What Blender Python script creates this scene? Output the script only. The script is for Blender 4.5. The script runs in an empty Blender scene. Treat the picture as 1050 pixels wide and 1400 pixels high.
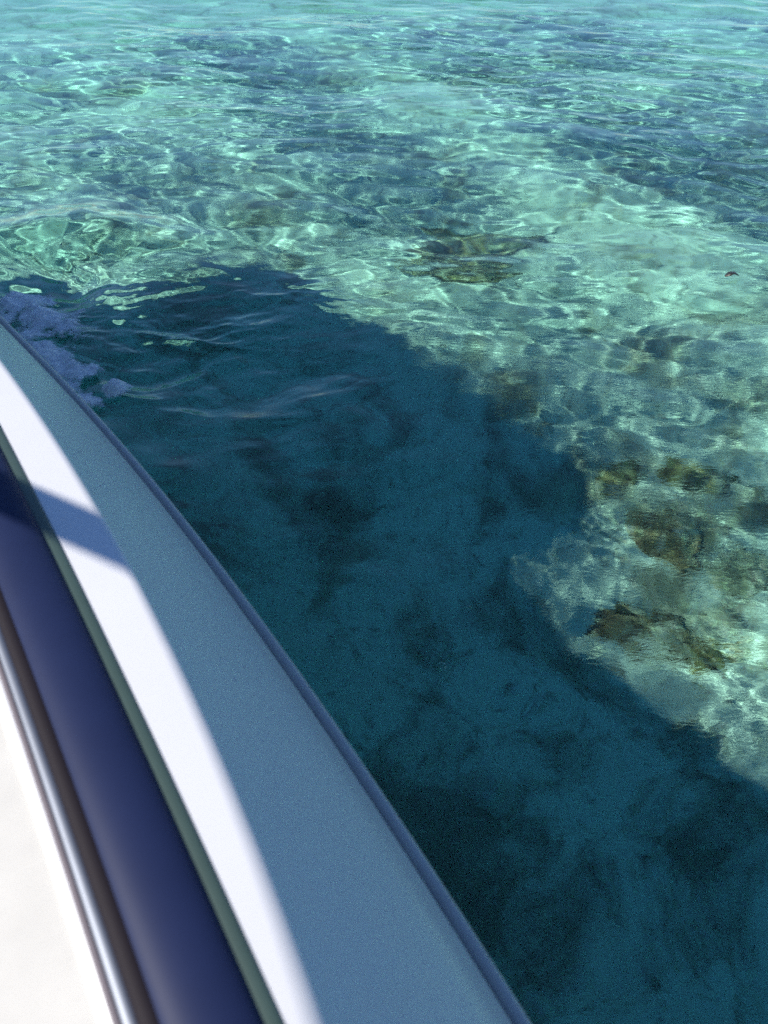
import bpy, bmesh, math, random
import numpy as np
from mathutils import Vector
from mathutils import noise as mnoise

random.seed(7)
rng = np.random.default_rng(11)
scene = bpy.context.scene
col = scene.collection
R = math.radians

# ------------------------------------------------------------------ camera, sky, sun, exposure
cam_d = bpy.data.cameras.new('camera')
cam = bpy.data.objects.new('camera', cam_d)
col.objects.link(cam)
scene.camera = cam
cam.location = (0, 0, 1.35)
cam.rotation_euler = (R(90 - 43), 0, 0)
cam_d.sensor_fit = 'VERTICAL'
cam_d.sensor_height = 36
cam_d.sensor_width = 27
cam_d.lens = 18 / math.tan(R(33.5))
cam_d.clip_start = 0.01
cam_d.clip_end = 2000
cam_d.dof.use_dof = True
cam_d.dof.focus_distance = 2.6
cam_d.dof.aperture_fstop = 7.2

SUN_EL = 46.0
SUN_D = Vector((0.97, 0.22, 0)).normalized()            # where the light travels, over the ground
sun_dir = Vector((SUN_D.x * math.cos(R(SUN_EL)), SUN_D.y * math.cos(R(SUN_EL)), -math.sin(R(SUN_EL))))
sl = bpy.data.lights.new('sun', 'SUN')
sl.energy = 5.0
sl.angle = R(0.5)
sl.color = (1.0, 0.93, 0.82)
sl.cycles.is_caustics_light = True
sun = bpy.data.objects.new('sun', sl)
col.objects.link(sun)
sun.rotation_euler = sun_dir.to_track_quat('-Z', 'Y').to_euler()
sun.location = (-5, -2, 8)

world = bpy.data.worlds.new('World')
scene.world = world
world.use_nodes = True
wn = world.node_tree
sky = wn.nodes.new('ShaderNodeTexSky')
sky.sky_type = 'NISHITA'
sky.sun_disc = False
sky.sun_elevation = R(SUN_EL)
sky.sun_rotation = math.atan2(-SUN_D.x, -SUN_D.y)
sky.air_density = 1.0
sky.dust_density = 0.1
sky.ozone_density = 9.0
wn.links.new(sky.outputs[0], wn.nodes['Background'].inputs[0])
wn.nodes['Background'].inputs[1].default_value = 0.102

scene.view_settings.view_transform = 'Standard'
scene.view_settings.look = 'None'
scene.view_settings.gamma = 1
scene.view_settings.exposure = 0.75
scene.view_settings.use_curve_mapping = False
cy = scene.cycles
cy.max_bounces = 10
cy.transmission_bounces = 8
cy.glossy_bounces = 4
cy.caustics_refractive = True
cy.caustics_reflective = False
cy.sample_clamp_indirect = 4
cy.use_denoising = False
cy.use_adaptive_sampling = True
cy.adaptive_threshold = 0.024
cy.adaptive_min_samples = 24

DEPTH = 1.4
TV = Vector((-0.62, 0.7846, 0)); NV = Vector((0.7846, 0.62, 0))     # along the boat's side, and out from it

# ------------------------------------------------------------------ helpers
def tag(o, label=None, cat=None, group=None, kind=None):
    if label: o['label'] = label
    if cat: o['category'] = cat
    if group: o['group'] = group
    if kind: o['kind'] = kind
    return o

def empty(name, loc=(0, 0, 0)):
    o = bpy.data.objects.new(name, None)
    o.location = loc
    o.empty_display_size = 0.1
    col.objects.link(o)
    return o

def mesh_obj(name, verts, faces, mat, parent=None, smooth=True):
    me = bpy.data.meshes.new(name)
    if isinstance(verts, np.ndarray):
        nv = len(verts)
        me.vertices.add(nv)
        me.vertices.foreach_set('co', verts.astype(np.float32).ravel())
        fa = np.asarray(faces, dtype=np.int32)
        nf, k = fa.shape
        me.loops.add(nf * k)
        me.loops.foreach_set('vertex_index', fa.ravel())
        me.polygons.add(nf)
        me.polygons.foreach_set('loop_start', np.arange(0, nf * k, k, dtype=np.int32))
        me.polygons.foreach_set('loop_total', np.full(nf, k, dtype=np.int32))
        me.update(calc_edges=True)
    else:
        me.from_pydata([tuple(v) for v in verts], [], faces)
        me.update()
    if smooth:
        me.polygons.foreach_set('use_smooth', np.ones(len(me.polygons), dtype=bool))
    if mat: me.materials.append(mat)
    o = bpy.data.objects.new(name, me)
    col.objects.link(o)
    if parent: o.parent = parent
    return o

def new_mat(name):
    m = bpy.data.materials.new(name)
    m.use_nodes = True
    nt = m.node_tree
    return m, nt, nt.nodes['Principled BSDF'], nt.nodes['Material Output']

def N(nt, t, **kw):
    n = nt.nodes.new(t)
    for k, v in kw.items(): setattr(n, k, v)
    return n

def tex_noise(nt, vec, scale, detail=4, rough=0.55, dist=0.0):
    n = N(nt, 'ShaderNodeTexNoise')
    n.inputs['Scale'].default_value = scale
    n.inputs['Detail'].default_value = detail
    n.inputs['Roughness'].default_value = rough
    n.inputs['Distortion'].default_value = dist
    if vec is not None: nt.links.new(vec, n.inputs['Vector'])
    return n

def ramp(nt, fac, stops):
    r = N(nt, 'ShaderNodeValToRGB')
    e = r.color_ramp.elements
    while len(e) < len(stops): e.new(0.5)
    for el, (p, c) in zip(e, stops):
        el.position = p
        el.color = (c, c, c, 1) if isinstance(c, (int, float)) else (*c, 1)
    nt.links.new(fac, r.inputs[0])
    return r

def mixc(nt, fac, a, b, blend='MIX'):
    m = N(nt, 'ShaderNodeMix', data_type='RGBA', blend_type=blend)
    if isinstance(fac, (int, float)): m.inputs[0].default_value = fac
    else: nt.links.new(fac, m.inputs[0])
    for i, c in ((6, a), (7, b)):
        if isinstance(c, tuple): m.inputs[i].default_value = (*c, 1)
        else: nt.links.new(c, m.inputs[i])
    return m.outputs[2]

def bump(nt, height, strength, dist, normal=None):
    b = N(nt, 'ShaderNodeBump')
    b.inputs['Strength'].default_value = strength
    b.inputs['Distance'].default_value = dist
    nt.links.new(height, b.inputs['Height'])
    if normal: nt.links.new(normal, b.inputs['Normal'])
    return b.outputs[0]

# ------------------------------------------------------------------ water
BUMP_A, BUMP_B = 0.0, 0.12
def water_material():
    m, nt, p, out = new_mat('sea_water')
    nt.nodes.remove(p)
    g = N(nt, 'ShaderNodeBsdfGlass')
    g.distribution = 'GGX'
    g.inputs['IOR'].default_value = 1.333
    g.inputs['Roughness'].default_value = 0.0
    tc = N(nt, 'ShaderNodeTexCoord')
    mp = N(nt, 'ShaderNodeMapping')
    mp.inputs['Scale'].default_value = (1.0, 2.5, 1.0)
    mp.inputs['Rotation'].default_value = (0, 0, R(10))
    nt.links.new(tc.outputs['Object'], mp.inputs[0])
    n1 = tex_noise(nt, mp.outputs[0], 9, 3, 0.55, 0.8)
    n2 = tex_noise(nt, mp.outputs[0], 27, 3, 0.5, 1.2)
    n3 = tex_noise(nt, mp.outputs[0], 2.5, 2, 0.5)
    gust = ramp(nt, n3.outputs[0], [(0.35, 0.25), (0.65, 1.0)])
    mul = N(nt, 'ShaderNodeMath', operation='MULTIPLY')
    # cat's-paws: the finest ripples stand in the boat's wash and die away farther out
    ln = N(nt, 'ShaderNodeVectorMath', operation='LENGTH'); nt.links.new(tc.outputs['Object'], ln.inputs[0])
    mr = N(nt, 'ShaderNodeMapRange'); nt.links.new(ln.outputs['Value'], mr.inputs[0])
    mr.inputs[1].default_value = 2.2; mr.inputs[2].default_value = 4.5; mr.inputs[3].default_value = 1.0; mr.inputs[4].default_value = 0.3
    mg = N(nt, 'ShaderNodeMath', operation='MULTIPLY')
    nt.links.new(gust.outputs[0], mg.inputs[0]); nt.links.new(mr.outputs[0], mg.inputs[1])
    nt.links.new(n2.outputs[0], mul.inputs[0]); nt.links.new(mg.outputs[0], mul.inputs[1])
    b1 = bump(nt, n1.outputs[0], BUMP_A, 0.02)
    b2 = bump(nt, mul.outputs[0], BUMP_B, 0.006, b1)
    nt.links.new(b2, g.inputs['Normal'])
    nt.links.new(g.outputs[0], out.inputs['Surface'])
    return m

def wave_spectrum():
    comps = []
    for lo, hi, n, steep in ((1.0, 2.6, 14, 0.022), (0.42, 1.0, 26, 0.032), (0.18, 0.42, 44, 0.052), (0.08, 0.18, 60, 0.041), (0.035, 0.08, 50, 0.010)):
        for i in range(n):
            lam = math.exp(rng.uniform(math.log(lo), math.log(hi)))
            ang = rng.normal(R(80), R(24)) if rng.random() < 0.85 else rng.uniform(0, 2 * math.pi)
            k = 2 * math.pi / lam
            comps.append((k, ang, steep / math.sqrt(n) / k, rng.uniform(0, 2 * math.pi), lam))
    return comps

COMPS = wave_spectrum()

CREST = [(-2.3, 2.75), (-1.6, 3.08), (-1.3, 3.22), (-0.95, 3.02), (-0.6, 2.68), (-0.2, 2.38), (0.15, 2.2)]

def crest_hump(x, y):
    """the bow wave that runs off the boat's side"""
    best = np.full(x.shape, 9.0); along = np.zeros_like(x)
    for i in range(len(CREST) - 1):
        (ax, ay), (bx, by) = CREST[i], CREST[i + 1]
        L2 = (bx - ax) ** 2 + (by - ay) ** 2
        f = np.clip(((x - ax) * (bx - ax) + (y - ay) * (by - ay)) / L2, 0, 1)
        d = np.hypot(x - ax - f * (bx - ax), y - ay - f * (by - ay))
        m = d < best
        best = np.where(m, d, best); along = np.where(m, i + f, along)
    return 0.045 * np.exp(-(best / 0.17) ** 2) * np.exp(-((along - 2.0) / 2.0) ** 2)

def waves(x, y, spacing):
    """sum of trochoidal waves; those too short for the mesh spacing fade out"""
    wx = 0.05 * np.sin(1.9 * x + 0.7 * y) + 0.04 * np.sin(3.1 * y - 1.3 * x + 1) + 0.012 * np.sin(9 * x + 6 * y) + 0.01 * np.sin(14 * y - 8 * x)
    wy = 0.05 * np.sin(1.3 * x - 2.3 * y + 2) + 0.03 * np.sin(4.1 * x + 1.9 * y) + 0.012 * np.sin(11 * x - 7 * y + 1) + 0.01 * np.sin(5 * x + 15 * y)
    X = x + wx; Y = y + wy
    gust = 0.75 + 0.35 * np.sin(0.9 * x + 1.7 * y + 0.4) * np.sin(1.4 * x - 0.8 * y + 1.1) + 0.25 * np.sin(3.3 * x + 2.1 * y)
    wake = np.exp(-(((x + 0.72) / 0.62) ** 2 + ((y - 2.47) / 0.36) ** 2))
    patch = np.clip(0.75 + 0.6 * np.sin(5.1 * X + 2.7 * Y + 0.6 * np.sin(3 * Y)) * np.sin(4.3 * Y - 2.2 * X + 1.3) + 0.35 * np.sin(9.7 * X - 6.1 * Y), 0.05, 2) + 3.5 * wake
    # water churned along the boat's side, and chop that is steeper farther out
    ub = NV.x * x + NV.y * y; tb = TV.x * x + TV.y * y
    side = np.clip((1.12 + 0.4 * np.clip((tb - 1.3) / 0.5, 0, 1) - ub) / 0.35, 0, 1) * np.clip((3.6 - tb) / 0.8, 0, 1) * np.clip((tb - 0.2) / 0.8, 0, 1)
    chop = 1 + 2.7 * side * (1 - 0.9 * wake) * (0.35 + 0.9 * np.clip(np.sin(2.9 * X + 4.3 * Y) + 0.5 * np.sin(6.1 * X - 3.7 * Y + 1), 0, 1.4)) + 0.25 * np.exp(-(((x - 0.6) / 0.35) ** 2 + ((y - 0.95) / 0.35) ** 2)) + 0.1 * np.exp(-(((x - 0.35) / 0.4) ** 2 + ((y - 1.6) / 0.6) ** 2))
    outer = np.clip(0.85 + 0.18 * (np.hypot(x, y) - 2.2), 0.85, 1.3)
    dz = crest_hump(x, y); dx = np.zeros_like(x); dy = np.zeros_like(x)
    for k, a, amp, ph, lam in COMPS:
        fade = np.clip((lam / spacing - 3.2) / 2.5, 0, 1)
        if not fade.any(): continue
        ca, sa = math.cos(a), math.sin(a)
        t = k * (ca * X + sa * Y) + ph
        A = amp * fade
        if lam < 1.1: A = A * chop
        if lam < 0.2: A = A * outer * (1 + 1.3 * wake)
        if lam < 0.08: A = A * patch
        elif lam < 0.5: A = A * gust
        dz += A * np.cos(t)
        s = 0.9 * A * np.sin(t)
        dx -= s * ca; dy -= s * sa
    return dx, dy, dz

def build_water(mat):
    rad = [0.05, 0.15, 0.25]
    while rad[-1] < 14: rad.append(rad[-1] * (1.0021 if rad[-1] < 3.6 else 1.0031 if rad[-1] < 9 else 1.01) + 0.0004)
    while rad[-1] < 600: rad.append(rad[-1] * 1.09)
    rad = np.array(rad)
    # bearings: fine ahead of the camera, coarser behind the boat
    th = [0.0]
    while th[-1] < math.pi:
        th.append(th[-1] + (0.0025 if th[-1] < 0.66 else min(0.06, 0.0025 * math.exp((th[-1] - 0.66) * 6))))
    th = np.array(th[:-1])
    th = th[th < math.pi - 0.03]
    th = np.concatenate([th, -th[1:][::-1] + 2 * math.pi])
    th = np.sort(th)
    nr, na = len(rad), len(th)
    Rr, Th = np.meshgrid(rad, th, indexing='ij')
    x = Rr * np.sin(Th); y = Rr * np.cos(Th)
    dth = np.gradient(th)
    dth[0] = dth[1]; dth[-1] = dth[-2]
    sp = np.maximum(np.gradient(rad)[:, None], Rr * dth[None, :])
    dx, dy, dz = waves(x, y, sp)
    v = np.stack([x + dx, y + dy, dz], -1).reshape(-1, 3)
    i = np.arange(nr - 1)[:, None]; j = np.arange(na)[None, :]
    j2 = (j + 1) % na
    f = np.stack(np.broadcast_arrays(i * na + j, i * na + j2, (i + 1) * na + j2, (i + 1) * na + j), -1).reshape(-1, 4)
    # faces must look up
    o = mesh_obj('sea_water', v, f, mat)
    tag(o, kind='structure')
    o.cycles.is_caustics_caster = True
    # the body of the water below that surface: clear, soaking up the red
    ri = np.unique(np.concatenate([np.arange(0, nr, 5), [nr - 1]])); ai = np.arange(0, na, 4)
    g = v.reshape(nr, na, 3)[np.ix_(ri, ai)].copy()
    g[..., 2] += np.where(rad[ri] < 40, 0.012, 0.0008)[:, None]
    mr, ma = len(ri), len(ai)
    bot = g[-1].copy(); bot[:, 2] = -8.0
    verts = np.concatenate([g.reshape(-1, 3), bot])
    i = np.arange(mr)[:, None]; j = np.arange(ma)[None, :]; j2 = (j + 1) % ma
    fb = np.stack(np.broadcast_arrays(i * ma + j, i * ma + j2, (i + 1) * ma + j2, (i + 1) * ma + j), -1).reshape(-1, 4)
    vl = [tuple(p) for p in verts.tolist()]
    fl = fb.tolist() + [list(range(ma))[::-1], [mr * ma + k for k in range(ma)][::-1]]
    fl[-2] = list(range(ma))[::-1]
    vm, nt, p, out = new_mat('clear_turquoise_water')
    nt.nodes.remove(p)
    va = N(nt, 'ShaderNodeVolumeAbsorption')
    va.inputs['Color'].default_value = WATER_TINT
    va.inputs['Density'].default_value = WATER_DENSITY
    nt.links.new(va.outputs[0], out.inputs['Volume'])
    body = mesh_obj('sea_water_body', vl, fl, vm, smooth=False)
    tag(body, kind='structure')
    return o
WATER_TINT = (0.47, 0.868, 0.829, 1); WATER_DENSITY = 1.12

water_mat = water_material()
water = build_water(water_mat)

# ------------------------------------------------------------------ sea bed
def seabed_material():
    m, nt, p, out = new_mat('seabed_sand')
    tc = N(nt, 'ShaderNodeTexCoord')
    v = tc.outputs['Object']
    n1 = tex_noise(nt, v, 1.5, 6, 0.64, 0.6)
    n2 = tex_noise(nt, v, 5, 6, 0.62, 0.4)
    n3 = tex_noise(nt, v, 60, 3, 0.6)
    n4 = tex_noise(nt, v, 2.3, 5, 0.6, 0.8)
    n5 = tex_noise(nt, v, 17, 5, 0.65, 0.6)
    sand = mixc(nt, n2.outputs[0], (0.74, 0.71, 0.61), (0.88, 0.86, 0.77))
    rubble = mixc(nt, ramp(nt, n2.outputs[0], [(0.4, 0.0), (0.6, 1.0)]).outputs[0], (0.20, 0.17, 0.11), (0.54, 0.48, 0.33))
    c = mixc(nt, ramp(nt, n4.outputs[0], [(0.52, 0.0), (0.64, 0.8)]).outputs[0], sand, rubble)
    weed = mixc(nt, n2.outputs[0], (0.09, 0.08, 0.05), (0.27, 0.24, 0.15))
    # the weed grows in the shallows by the boat and thins out on the open sand
    ln = N(nt, 'ShaderNodeVectorMath', operation='LENGTH'); nt.links.new(v, ln.inputs[0])
    mr = N(nt, 'ShaderNodeMapRange'); nt.links.new(ln.outputs['Value'], mr.inputs[0])
    mr.inputs[1].default_value = 3.2; mr.inputs[2].default_value = 5.5; mr.inputs[3].default_value = 1.0; mr.inputs[4].default_value = 0.2
    mu = N(nt, 'ShaderNodeMath', operation='MULTIPLY')
    nt.links.new(ramp(nt, n1.outputs[0], [(0.50, 0.0), (0.62, 0.85)]).outputs[0], mu.inputs[0]); nt.links.new(mr.outputs[0], mu.inputs[1])
    c = mixc(nt, mu.outputs[0], c, weed)
    c = mixc(nt, ramp(nt, n5.outputs[0], [(0.54, 0.0), (0.68, 0.7)]).outputs[0], c, (0.16, 0.135, 0.08))
    c = mixc(nt, ramp(nt, n5.outputs[0], [(0.30, 0.6), (0.42, 0.0)]).outputs[0], c, (0.80, 0.77, 0.66))
    c = mixc(nt, 0.3, c, n3.outputs[1], 'OVERLAY')
    nt.links.new(c, p.inputs['Base Color'])
    p.inputs['Roughness'].default_value = 0.95
    p.inputs['Specular IOR Level'].default_value = 0.102
    nt.links.new(bump(nt, n5.outputs[0], 0.5, 0.03), p.inputs['Normal'])
    return m

def build_seabed():
    xs = np.concatenate([[-700, -200, -60, -25], np.linspace(-14, 14, 260), [25, 60, 200, 700]])
    ys = np.concatenate([[-700, -200, -60, -20, -8], np.linspace(-3, 24, 250), [40, 80, 200, 700]])
    X, Y = np.meshgrid(xs, ys, indexing='xy')
    z = np.full(X.shape, -DEPTH)
    flat = np.array([[mnoise.fractal(Vector((x * 0.9, y * 0.9, 3.1)), 0.8, 2.0, 5) if abs(x) < 15 and -4 < y < 25 else 0 for x in xs] for y in ys])
    z += 0.07 * flat
    far = np.clip((np.hypot(X, Y) - 5) / 30, 0, 1)
    z -= 1.2 * far
    nx, ny = len(xs), len(ys)
    v = np.stack([X, Y, z], -1).reshape(-1, 3)
    i = np.arange(ny - 1)[:, None]; j = np.arange(nx - 1)[None, :]
    f = np.stack(np.broadcast_arrays(i * nx + j, i * nx + j + 1, (i + 1) * nx + j + 1, (i + 1) * nx + j), -1).reshape(-1, 4)
    o = mesh_obj('seabed', v, f, seabed_material())
    tag(o, kind='structure')
    o.cycles.is_caustics_receiver = True
    return o

seabed = build_seabed()

# ------------------------------------------------------------------ motorboat
def P(t, u, z): return TV * t + NV * u + Vector((0, 0, z))
CENTRE = -1.05                                           # centre line of the boat, in u

BOW = 5.25

def edge_u(t):
    """outer edge of the starboard rub rail in plan, t running forward"""
    if t < 1.05: return 0.161 + 0.145 * t - 0.087 * t * t
    a = 1.05; b = 0.161 + 0.145 * a - 0.087 * a * a; s = 0.145 - 2 * 0.087 * a
    d = t - a
    if t < 2.9: return b + s * d - 0.004 * d * d - 0.0042 * d ** 3
    b2 = b + s * 1.85 - 0.004 * 1.85 ** 2 - 0.0042 * 1.85 ** 3
    e = (t - 2.9) / (BOW - 2.9)
    return CENTRE + (b2 - CENTRE) * math.sqrt(max(0, 1 - e ** 2.6))

TS = [-3.2 + i * 0.04 for i in range(int((BOW + 3.2) / 0.04))] + [BOW - 0.02, BOW - 0.008, BOW - 0.002, BOW]

def sweep(name, prof, mat, parent, ts=TS, closed=False, port=False):
    """run a profile of (offset from the rub-rail edge, height) along the sheer"""
    vs, fs = [], []
    n = len(prof(0) if callable(prof) else prof)
    for t in ts:
        ue = edge_u(t)
        if t >= BOW: ue = CENTRE + 0.001
        for du, z in (prof(t) if callable(prof) else prof):
            u = max(ue + du, CENTRE + 0.0005) if t > 4 else ue + du
            if port: u = 2 * CENTRE - u
            vs.append(P(t, u, z))
    m = n if closed else n - 1
    for i in range(len(ts) - 1):
        for j in range(m):
            a = i * n + j; b = i * n + (j + 1) % n
            q = (a, b, b + n, a + n)
            fs.append(q[::-1] if port else q)
    o = mesh_obj(name, vs, fs, mat, parent)
    return o

def gelcoat():
    m, nt, p, out = new_mat('white_gelcoat')
    tc = N(nt, 'ShaderNodeTexCoord')
    n = tex_noise(nt, tc.outputs['Object'], 14, 4, 0.6)
    c = mixc(nt, n.outputs[0], (0.455, 0.465, 0.495), (0.485, 0.495, 0.525))
    nt.links.new(c, p.inputs['Base Color'])
    p.inputs['Roughness'].default_value = 0.3
    p.inputs['Specular IOR Level'].default_value = 0.4
    return m
gel = gelcoat()

def plain(name, c, rough, metal=0.0, coat=0.0):
    m, nt, p, out = new_mat(name)
    tc = N(nt, 'ShaderNodeTexCoord')
    n = tex_noise(nt, tc.outputs['Object'], 30, 4, 0.6)
    cc = mixc(nt, n.outputs[0], tuple(x * 0.88 for x in c), tuple(min(1, x * 1.1) for x in c))
    nt.links.new(cc, p.inputs['Base Color'])
    p.inputs['Roughness'].default_value = rough
    p.inputs['Metallic'].default_value = metal
    p.inputs['Coat Weight'].default_value = coat
    return m
navy = plain('navy_rail_reflection', (0.010, 0.016, 0.050), 0.5, 0.0, 0.0)  # blue mirrored in a polished tube, put into the rail's colour
navy.node_tree.nodes['Principled BSDF'].inputs['Specular IOR Level'].default_value = 0.102
deck_cream = plain('cream_deck', (0.45, 0.44, 0.41), 0.5)
rub_grey = plain('grey_rub_rail_vinyl', (0.30, 0.32, 0.32), 0.45)
edge_green = plain('green_water_reflection', (0.030, 0.055, 0.048), 0.5)  # green of the water reflected along the rail's outer side, as base colour
brown_band = plain('brown_reflection', (0.009, 0.0065, 0.010), 0.7)  # dark reflection on the rail's inner side, painted brown
brown_band.node_tree.nodes['Principled BSDF'].inputs['Specular IOR Level'].default_value = 0.15
sealant = plain('grey_sealant', (0.10, 0.085, 0.10), 0.7)
steel = plain('stainless_steel', (0.15, 0.165, 0.20), 0.55, 1.0)
canvas = plain('navy_canvas', (0.02, 0.03, 0.10), 0.85)

boat = empty('motorboat', P(0, CENTRE, 0))
tag(boat, 'white motorboat with dark blue side rail along its curved gunwale', 'boat')
def attach(o):
    o.parent = boat
    o.matrix_parent_inverse = boat.matrix_world.inverted()
    return o
bpy.context.view_layer.update()

# gunwale profile, measured from the outer face of the rub rail (z = 0.74)
def arc(cx, cz, r, a0, a1, n):
    return [(cx + r * math.cos(R(a0 + (a1 - a0) * i / n)), cz + r * math.sin(R(a0 + (a1 - a0) * i / n))) for i in range(n + 1)]
def gunwale_profile(t):
    """flat side deck, soft shoulder, sloping flank; the flank widens towards the stern"""
    r = 0.008 + 0.02 * math.exp(-max(t, -0.3) / 0.2)
    cx = -0.0936 - 0.743 * r - 0.05 * math.exp(-max(t, -0.3) / 0.33); cz = 0.902 - r
    lx, lz = -0.0150, 0.757
    dx, dz = lx - cx, lz - cz
    dist = math.hypot(dx, dz)
    a_end = math.degrees(math.atan2(dz, dx) + math.acos(r / dist))       # where the flank leaves the shoulder
    pr = [(-0.228, 0.899), (-0.228, 0.902), (-0.22, 0.902)] + arc(cx, cz, r, 88, a_end, 10)
    ex, ez = pr[-1]
    for i in range(1, 5):
        f = i / 4
        pr.append((ex + (lx - ex) * f + 0.003 * math.sin(math.pi * f), ez + (lz - ez) * f))
    return pr + [(-0.0154, 0.744)]
prof = gunwale_profile
for port in (False, True):
    attach(sweep('gunwale', prof, gel, None, port=port))
    attach(sweep('rub_rail', [(-0.0156, 0.7442), (-0.0122, 0.7442), (-0.0118, 0.7485)] + arc(-0.006, 0.7462, 0.0052, 150, -90, 12) + [(-0.03, 0.737)], rub_grey, None, port=port))
    attach(sweep('hull_side', [(-0.03, 0.737), (-0.05, 0.72), (-0.12, 0.45), (-0.22, 0.15), (-0.34, -0.05), (-0.62, -0.22)], gel, None, port=port))

# bottom plate that closes the hull between the two sides, deck plate between the gunwales
def plate(name, off, z, zc, mat):
    vs, fs = [], []
    for t in TS:
        ue = max(edge_u(t) + off, CENTRE + 0.002)
        for k in range(5):
            f = k / 4
            u = ue + (2 * CENTRE - 2 * ue) * f
            vs.append(P(t, u, z + (zc - z) * (1 - abs(2 * f - 1))))
    for i in range(len(TS) - 1):
        for k in range(4):
            a = i * 5 + k
            fs.append((a, a + 5, a + 6, a + 1))
    return attach(mesh_obj(name, vs, fs, mat))
plate('deck', -0.222, 0.9005, 0.912, deck_cream)
plate('keel_plate', -0.61, -0.22, -0.35, gel)
def transom():
    t = TS[0]; ue = edge_u(t)
    pts = [(-0.16, 0.9), (-0.02, 0.757), (-0.05, 0.72), (-0.12, 0.45), (-0.22, 0.15), (-0.34, -0.05), (-0.62, -0.22)]
    vs = [P(t, ue + a, z) for a, z in pts] + [P(t, 2 * CENTRE - ue - a, z) for a, z in reversed(pts)]
    return attach(mesh_obj('transom', vs, [tuple(range(len(vs)))], gel, smooth=False))
transom()

# rail on the gunwale: path from the photograph's rail, in (t, u)
def tube(name, path, r, mat, seg=20, flat=1.0):
    vs, fs = [], []
    n = len(path)
    for i, p in enumerate(path):
        d = (path[min(i + 1, n - 1)] - path[max(i - 1, 0)]).normalized()
        up = Vector((0, 0, 1)) if abs(d.z) < 0.9 else Vector((1, 0, 0))
        s = d.cross(up).normalized(); w = s.cross(d).normalized()
        for k in range(seg):
            a = 2 * math.pi * k / seg
            vs.append(p + s * (r * math.cos(a)) + w * (r * flat * math.sin(a)))
    for i in range(n - 1):
        for k in range(seg):
            a = i * seg + k; b = i * seg + (k + 1) % seg
            fs.append((a, b, b + seg, a + seg))
    c0 = len(vs); vs.append(path[0]); c1 = len(vs); vs.append(path[-1])
    for k in range(seg):
        fs.append((c0, (k + 1) % seg, k)); fs.append((c1, (n - 1) * seg + k, (n - 1) * seg + (k + 1) % seg))
    return attach(mesh_obj(name, vs, fs, mat))

def rail_u(t):                                                   # outer side of the rail
    return 0.0125 + 0.123 * t - 0.035 * t * t if t < 1.0 else 0.0125 + 0.123 - 0.035 + (edge_u(t) - edge_u(1.0))
RT = [-2.6 + 0.05 * i for i in range(150) if -2.6 + 0.05 * i < 4.6]
RR = 0.0265
tube('side_rail', [P(t, rail_u(t) - RR - 0.004, 0.903) for t in RT], RR - 0.003, navy, 32, 0.42)
tube('reflection_and_seal', [P(t, rail_u(t) - 2 * RR - 0.001, 0.904) for t in RT], 0.007, brown_band, 14, 0.7)  # added strip that carries the rail's brown reflection
tube('reflection_and_seal', [P(t, rail_u(t) - 2 * RR - 0.0160, 0.903) for t in RT], 0.0022, sealant, 10, 0.6)
tube('steel_trim', [P(t, rail_u(t) - 2 * RR - 0.0098, 0.904) for t in RT], 0.0044, steel, 14, 0.5)

tube('reflection_strip', [P(t, rail_u(t) - 0.006, 0.9025) for t in RT], 0.0078, edge_green, 14, 0.25)  # added strip in place of the water mirrored in the rail

# slanted post that throws the band of shade over the gunwale
def box_bar(name, p0, p1, half, along, mat):
    d = (p1 - p0).normalized(); a = along.normalized(); b = d.cross(a).normalized()
    vs = []
    for p in (p0, p1):
        for s, q in ((-1, -1), (1, -1), (1, 1), (-1, 1)):
            vs.append(p + a * (s * half[0]) + b * (q * half[1]))
    o = mesh_obj(name, vs, [(0, 3, 2, 1), (4, 5, 6, 7), (0, 1, 5, 4), (1, 2, 6, 5), (2, 3, 7, 6), (3, 0, 4, 7)], mat, smooth=False)
    bv = o.modifiers.new('bevel', 'BEVEL'); bv.width = 0.008; bv.segments = 2
    return attach(o)
for s in (0, 1):
    def M(t, u, z): return P(t, u if s == 0 else 2 * CENTRE - u, z)
    box_bar('slanted_post', M(0.88, -0.06, 0.89), M(0.846, -0.76, 1.925), (0.031, 0.010), TV, gel)

# unseen hard top further forward, outline shaped for the rounded shadow on the sea bed
def shadow_top():
    pts = [(t - 0.04, u + 0.085) if u > -1.04 else (t - 0.04, u) for t, u in ((2.62, -1.05), (2.63, -0.80), (2.67, -0.62), (2.78, -0.52), (2.95, -0.49), (3.25, -0.50), (4.0, -0.56), (4.55, -0.66), (4.90, -0.74), (5.08, -0.84), (5.15, -0.95), (5.17, -1.05))]
    ring = pts + [(t, -2.5 - u) for t, u in reversed(pts[1:])]
    bm = bmesh.new()
    vb = [bm.verts.new(P(t, u, 2.17)) for t, u in ring]
    vt = [bm.verts.new(P(t * 1.0, -1.25 + (u + 1.25) * 0.97, 2.23)) for t, u in ring]
    bm.faces.new(vb[::-1]); bm.faces.new(vt)
    n = len(ring)
    for i in range(n): bm.faces.new((vb[i], vb[(i + 1) % n], vt[(i + 1) % n], vt[i]))
    bmesh.ops.recalc_face_normals(bm, faces=bm.faces)
    me = bpy.data.meshes.new('shadow_top'); bm.to_mesh(me); bm.free()
    me.materials.append(canvas)
    o = bpy.data.objects.new('shadow_top', me); col.objects.link(o)
    return attach(o)
shadow_top()
for t in (2.85, 4.6):
    for u in (-0.72, -1.78):
        tube('top_post', [P(t, u, 0.88), P(t, u, 1.6), P(t, u, 2.18)], 0.02, steel, 12)

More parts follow.
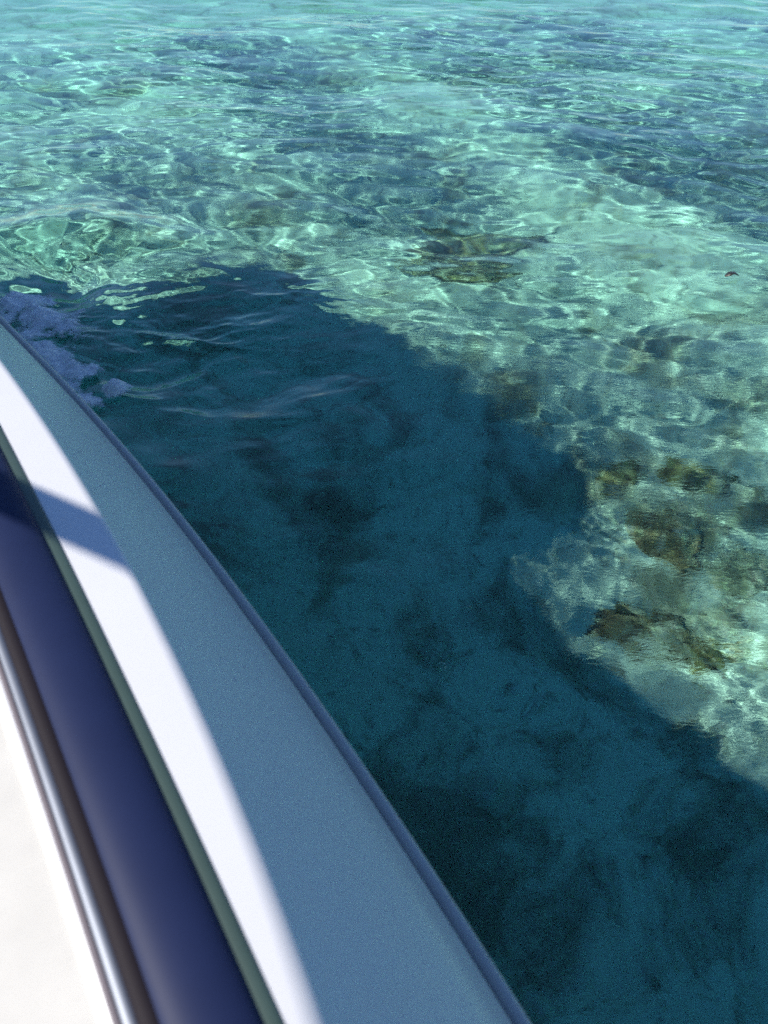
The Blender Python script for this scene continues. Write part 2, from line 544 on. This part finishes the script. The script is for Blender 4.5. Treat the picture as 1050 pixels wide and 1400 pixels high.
# ------------------------------------------------------------------ stones and reef lumps on the sea bed
def rock_material(name, dark, light):
    m, nt, p, out = new_mat(name)
    tc = N(nt, 'ShaderNodeTexCoord')
    n = tex_noise(nt, tc.outputs['Object'], 7, 6, 0.65, 0.5)
    n2 = tex_noise(nt, tc.outputs['Object'], 35, 4, 0.6)
    c = mixc(nt, ramp(nt, n.outputs[0], [(0.40, 0.0), (0.60, 1.0)]).outputs[0], dark, light)
    n3 = tex_noise(nt, tc.outputs['Object'], 13, 5, 0.65, 0.6)
    c = mixc(nt, ramp(nt, n3.outputs[0], [(0.48, 0.0), (0.60, 0.85)]).outputs[0], c, (0.62, 0.58, 0.44))
    c = mixc(nt, 0.35, c, n2.outputs[1], 'OVERLAY')
    nt.links.new(c, p.inputs['Base Color'])
    p.inputs['Roughness'].default_value = 0.95
    p.inputs['Specular IOR Level'].default_value = 0.102
    nt.links.new(bump(nt, n2.outputs[0], 0.6, 0.02), p.inputs['Normal'])
    return m
brown_rock = rock_material('brown_algae_rock', (0.12, 0.085, 0.05), (0.38, 0.29, 0.16))
ochre_rock = rock_material('ochre_rubble', (0.20, 0.15, 0.07), (0.50, 0.42, 0.19))
green_rock = rock_material('grey_green_reef', (0.18, 0.17, 0.13), (0.42, 0.40, 0.28))

def bed_z(x, y):
    return -DEPTH + 0.07 * mnoise.fractal(Vector((x * 0.9, y * 0.9, 3.1)), 0.8, 2.0, 5)

def rock(x, y, sx, sy, sz, rot, seed, mat, label, cat='rock'):
    bm = bmesh.new()
    bmesh.ops.create_icosphere(bm, subdivisions=4, radius=1)
    for v in bm.verts:
        d = 1 + 0.5 * mnoise.fractal(v.co * 1.9 + Vector((seed * 3.7, seed, 0)), 0.9, 2.0, 4)
        v.co *= max(0.4, d)
        v.co = Vector((v.co.x * sx, v.co.y * sy, v.co.z * sz))
    name = 'reef_lump' if cat == 'reef' else 'submerged_rock'
    me = bpy.data.meshes.new(name); bm.to_mesh(me); bm.free()
    me.polygons.foreach_set('use_smooth', np.ones(len(me.polygons), dtype=bool))
    me.materials.append(mat)
    o = bpy.data.objects.new(name, me); col.objects.link(o)
    o.location = (x, y, bed_z(x, y) - 0.3 * sz); o.rotation_euler = (0, 0, R(rot))
    o.cycles.is_caustics_receiver = True
    return tag(o, label, cat)

rock(1.13, 2.26, 0.10, 0.20, 0.05, 25, 1, brown_rock, 'dark brown upright rock under water, just beyond the notch in the shadow')
rock(0.93, 1.83, 0.26, 0.11, 0.05, -18, 2, brown_rock, 'broad brown rock under water, right beside the lower edge of the shadow')
rock(0.55, 4.40, 0.44, 0.30, 0.032, 5, 3, ochre_rock, 'wide olive brown reef patch under water beyond the top of the shadow', 'reef')
rock(1.01, 2.52, 0.11, 0.07, 0.04, 10, 4, ochre_rock, 'small olive brown rock at the tip of the rounded shadow')
rock(1.30, 2.50, 0.15, 0.08, 0.05, -20, 5, ochre_rock, 'ochre rock behind the dark brown upright rock under water')
rock(1.20, 1.72, 0.14, 0.05, 0.04, 12, 7, ochre_rock, 'narrow yellowish rock under water at the right edge, nearest the boat')
rock(1.37, 2.05, 0.13, 0.12, 0.05, 40, 8, green_rock, 'round grey green rock under water at the right edge of the photo')

# ------------------------------------------------------------------ foam, floating scraps
def water_z(x, y):
    a = np.array([[x]], dtype=float); b = np.array([[y]], dtype=float)
    return float(waves(a, b, np.full((1, 1), 0.005))[2][0, 0])

def foam_material():
    m, nt, p, out = new_mat('sea_foam')
    tc = N(nt, 'ShaderNodeTexCoord')
    n = tex_noise(nt, tc.outputs['Object'], 45, 5, 0.65)
    vor = N(nt, 'ShaderNodeTexVoronoi'); vor.inputs['Scale'].default_value = 130
    nt.links.new(tc.outputs['Object'], vor.inputs['Vector'])
    nt.links.new(mixc(nt, n.outputs[0], (0.20, 0.25, 0.30), (0.72, 0.75, 0.80)), p.inputs['Base Color'])
    at = N(nt, 'ShaderNodeAttribute'); at.attribute_name = 'thickness'
    nb = tex_noise(nt, tc.outputs['Object'], 75, 6, 0.72, 0.9)
    ad = N(nt, 'ShaderNodeMath', operation='MULTIPLY_ADD'); ad.inputs[1].default_value = 1.0
    nt.links.new(nb.outputs[0], ad.inputs[0]); nt.links.new(at.outputs['Fac'], ad.inputs[2])
    nt.links.new(ramp(nt, ad.outputs[0], [(0.62, 0.0), (1.0, 1.0)]).outputs[0], p.inputs['Alpha'])
    p.inputs['Roughness'].default_value = 0.6
    b1 = bump(nt, n.outputs[0], 0.35, 0.012)
    nt.links.new(bump(nt, vor.outputs[0], 0.25, 0.003, b1), p.inputs['Normal'])
    return m
foam_mat = foam_material()

def foam(blobs, height, thr, seed, label, step=0.006):
    """lumpy sheet of bubbles floating on the water, torn into lace at its rim"""
    xs = [b[0] for b in blobs]; ys = [b[1] for b in blobs]; rm = max(b[2] for b in blobs)
    gx = np.arange(min(xs) - rm, max(xs) + rm, step); gy = np.arange(min(ys) - rm, max(ys) + rm, step)
    X, Y = np.meshgrid(gx, gy)
    Z = waves(X, Y, np.full(X.shape, 0.008))[2]
    fld = np.zeros_like(X)
    for bx, by, br in blobs: fld = np.maximum(fld, 1 - np.hypot(X - bx, Y - by) / br)
    nz = np.array([[mnoise.fractal(Vector((x * 9, y * 9, seed)), 0.6, 2.0, 5) for x in gx] for y in gy])
    nf = np.array([[1 - abs(mnoise.noise(Vector((x * 22, y * 22, seed + 5)))) * 2 for x in gx] for y in gy])
    lump = np.array([[mnoise.cell(Vector((0, 0, 0))) * 0 + mnoise.voronoi(Vector((x * 12, y * 12, seed)))[0][0] for x in gx] for y in gy])
    val = fld + 0.36 * nz + 0.05 * nf - thr
    h = np.clip(val, 0, 0.6) / 0.6
    top = Z + 0.004 + height * np.sqrt(h) * (0.55 + 0.75 * (1 - np.clip(lump * 1.7, 0, 1)))
    keep = val > 0
    idx = -np.ones(X.shape, dtype=int); vs = []; fs = []; th = []
    q = keep[:-1, :-1] & keep[1:, :-1] & keep[:-1, 1:] & keep[1:, 1:]
    for i, j in zip(*np.nonzero(q)):
        f = []
        for a, b in ((i, j), (i, j + 1), (i + 1, j + 1), (i + 1, j)):
            if idx[a, b] < 0:
                idx[a, b] = len(vs); vs.append((X[a, b], Y[a, b], top[a, b])); th.append(h[a, b])
            f.append(idx[a, b])
        fs.append(f)
    # keep the one patch that hangs together
    root = list(range(len(vs)))
    def find(a):
        while root[a] != a: root[a] = root[root[a]]; a = root[a]
        return a
    for f in fs:
        for b in f[1:]: root[find(b)] = find(f[0])
    size = {}
    for f in fs: size[find(f[0])] = size.get(find(f[0]), 0) + 1
    big = max(size, key=size.get)
    fs = [f for f in fs if find(f[0]) == big]
    used = sorted({a for f in fs for a in f}); remap = {a: i for i, a in enumerate(used)}
    vs = [vs[a] for a in used]; th = [th[a] for a in used]; fs = [[remap[a] for a in f] for f in fs]
    o = mesh_obj('wake_foam', vs, fs, foam_mat)
    at = o.data.attributes.new('thickness', 'FLOAT', 'POINT')
    at.data.foreach_set('value', np.array(th, dtype=np.float32))
    return tag(o, label, 'foam')
foam([(-1.30, 2.52, 0.17), (-1.16, 2.42, 0.17), (-1.22, 2.28, 0.18), (-1.10, 2.18, 0.15), (-1.02, 2.08, 0.15), (-0.92, 2.10, 0.09), (-1.00, 1.98, 0.12), (-1.06, 2.34, 0.14), (-1.35, 2.35, 0.16), (-0.90, 1.92, 0.09), (-0.82, 1.98, 0.07)], 0.03, 0.40, 1.3,
     'lumpy bluish white foam churned up against the boat side in the shade')

def scrap(x, y, label):
    m = plain('dark_seaweed', (0.016, 0.017, 0.015), 0.5)
    for k, (a, L, w) in enumerate(((4, 0.055, 0.014),)):
        vs, fs = [], []
        for i in range(9):
            f = i / 8
            ww = w * math.sin(math.pi * (0.08 + 0.9 * f)) * (1 + 0.3 * math.sin(9 * f + k))
            zz = 0.004 + 0.012 * math.sin(math.pi * f) * (1 if k < 2 else 2)
            for sgn in (-1, 1):
                for lift in (0, 0.0025):
                    lx, ly = L * f, sgn * ww
                    vs.append((lx * math.cos(R(a)) - ly * math.sin(R(a)), lx * math.sin(R(a)) + ly * math.cos(R(a)), zz + lift))
        for i in range(8):
            q = i * 4
            fs += [(q, q + 4, q + 6, q + 2), (q + 1, q + 3, q + 7, q + 5), (q, q + 1, q + 5, q + 4), (q + 2, q + 6, q + 7, q + 3)]
        o = mesh_obj('seaweed_scrap', vs, fs, m)
        o.location = (x - 0.028, y, water_z(x, y) + 0.003)
        return tag(o, label, 'seaweed')
scrap(1.312, 2.736, 'small dark scrap of seaweed floating on the bright water at the right')

def bubble(x, y, r, label):
    m = bpy.data.materials.get('bubble_film')
    if not m:
        m, nt, p, out = new_mat('bubble_film')
        p.inputs['Base Color'].default_value = (1, 1, 1, 1)
        p.inputs['Roughness'].default_value = 0.03
        p.inputs['IOR'].default_value = 1.12
        p.inputs['Transmission Weight'].default_value = 1
    bm = bmesh.new()
    bmesh.ops.create_uvsphere(bm, u_segments=24, v_segments=14, radius=r)
    inner = bmesh.ops.create_uvsphere(bm, u_segments=24, v_segments=14, radius=r * 0.96)['verts']
    bmesh.ops.reverse_faces(bm, faces=list({f for v in inner for f in v.link_faces}))
    me = bpy.data.meshes.new('water_bubble'); bm.to_mesh(me); bm.free()
    me.polygons.foreach_set('use_smooth', np.ones(len(me.polygons), dtype=bool))
    me.materials.append(m)
    o = bpy.data.objects.new('water_bubble', me); col.objects.link(o)
    o.location = (x, y, water_z(x, y) + r * 0.35)
    return tag(o, label, 'bubble', None)
bubble(0.120, 0.964, 0.011, 'largest clear bubble floating on the dark shaded water')
bubble(0.190, 1.126, 0.006, 'small clear bubble farther from the boat than the largest one')
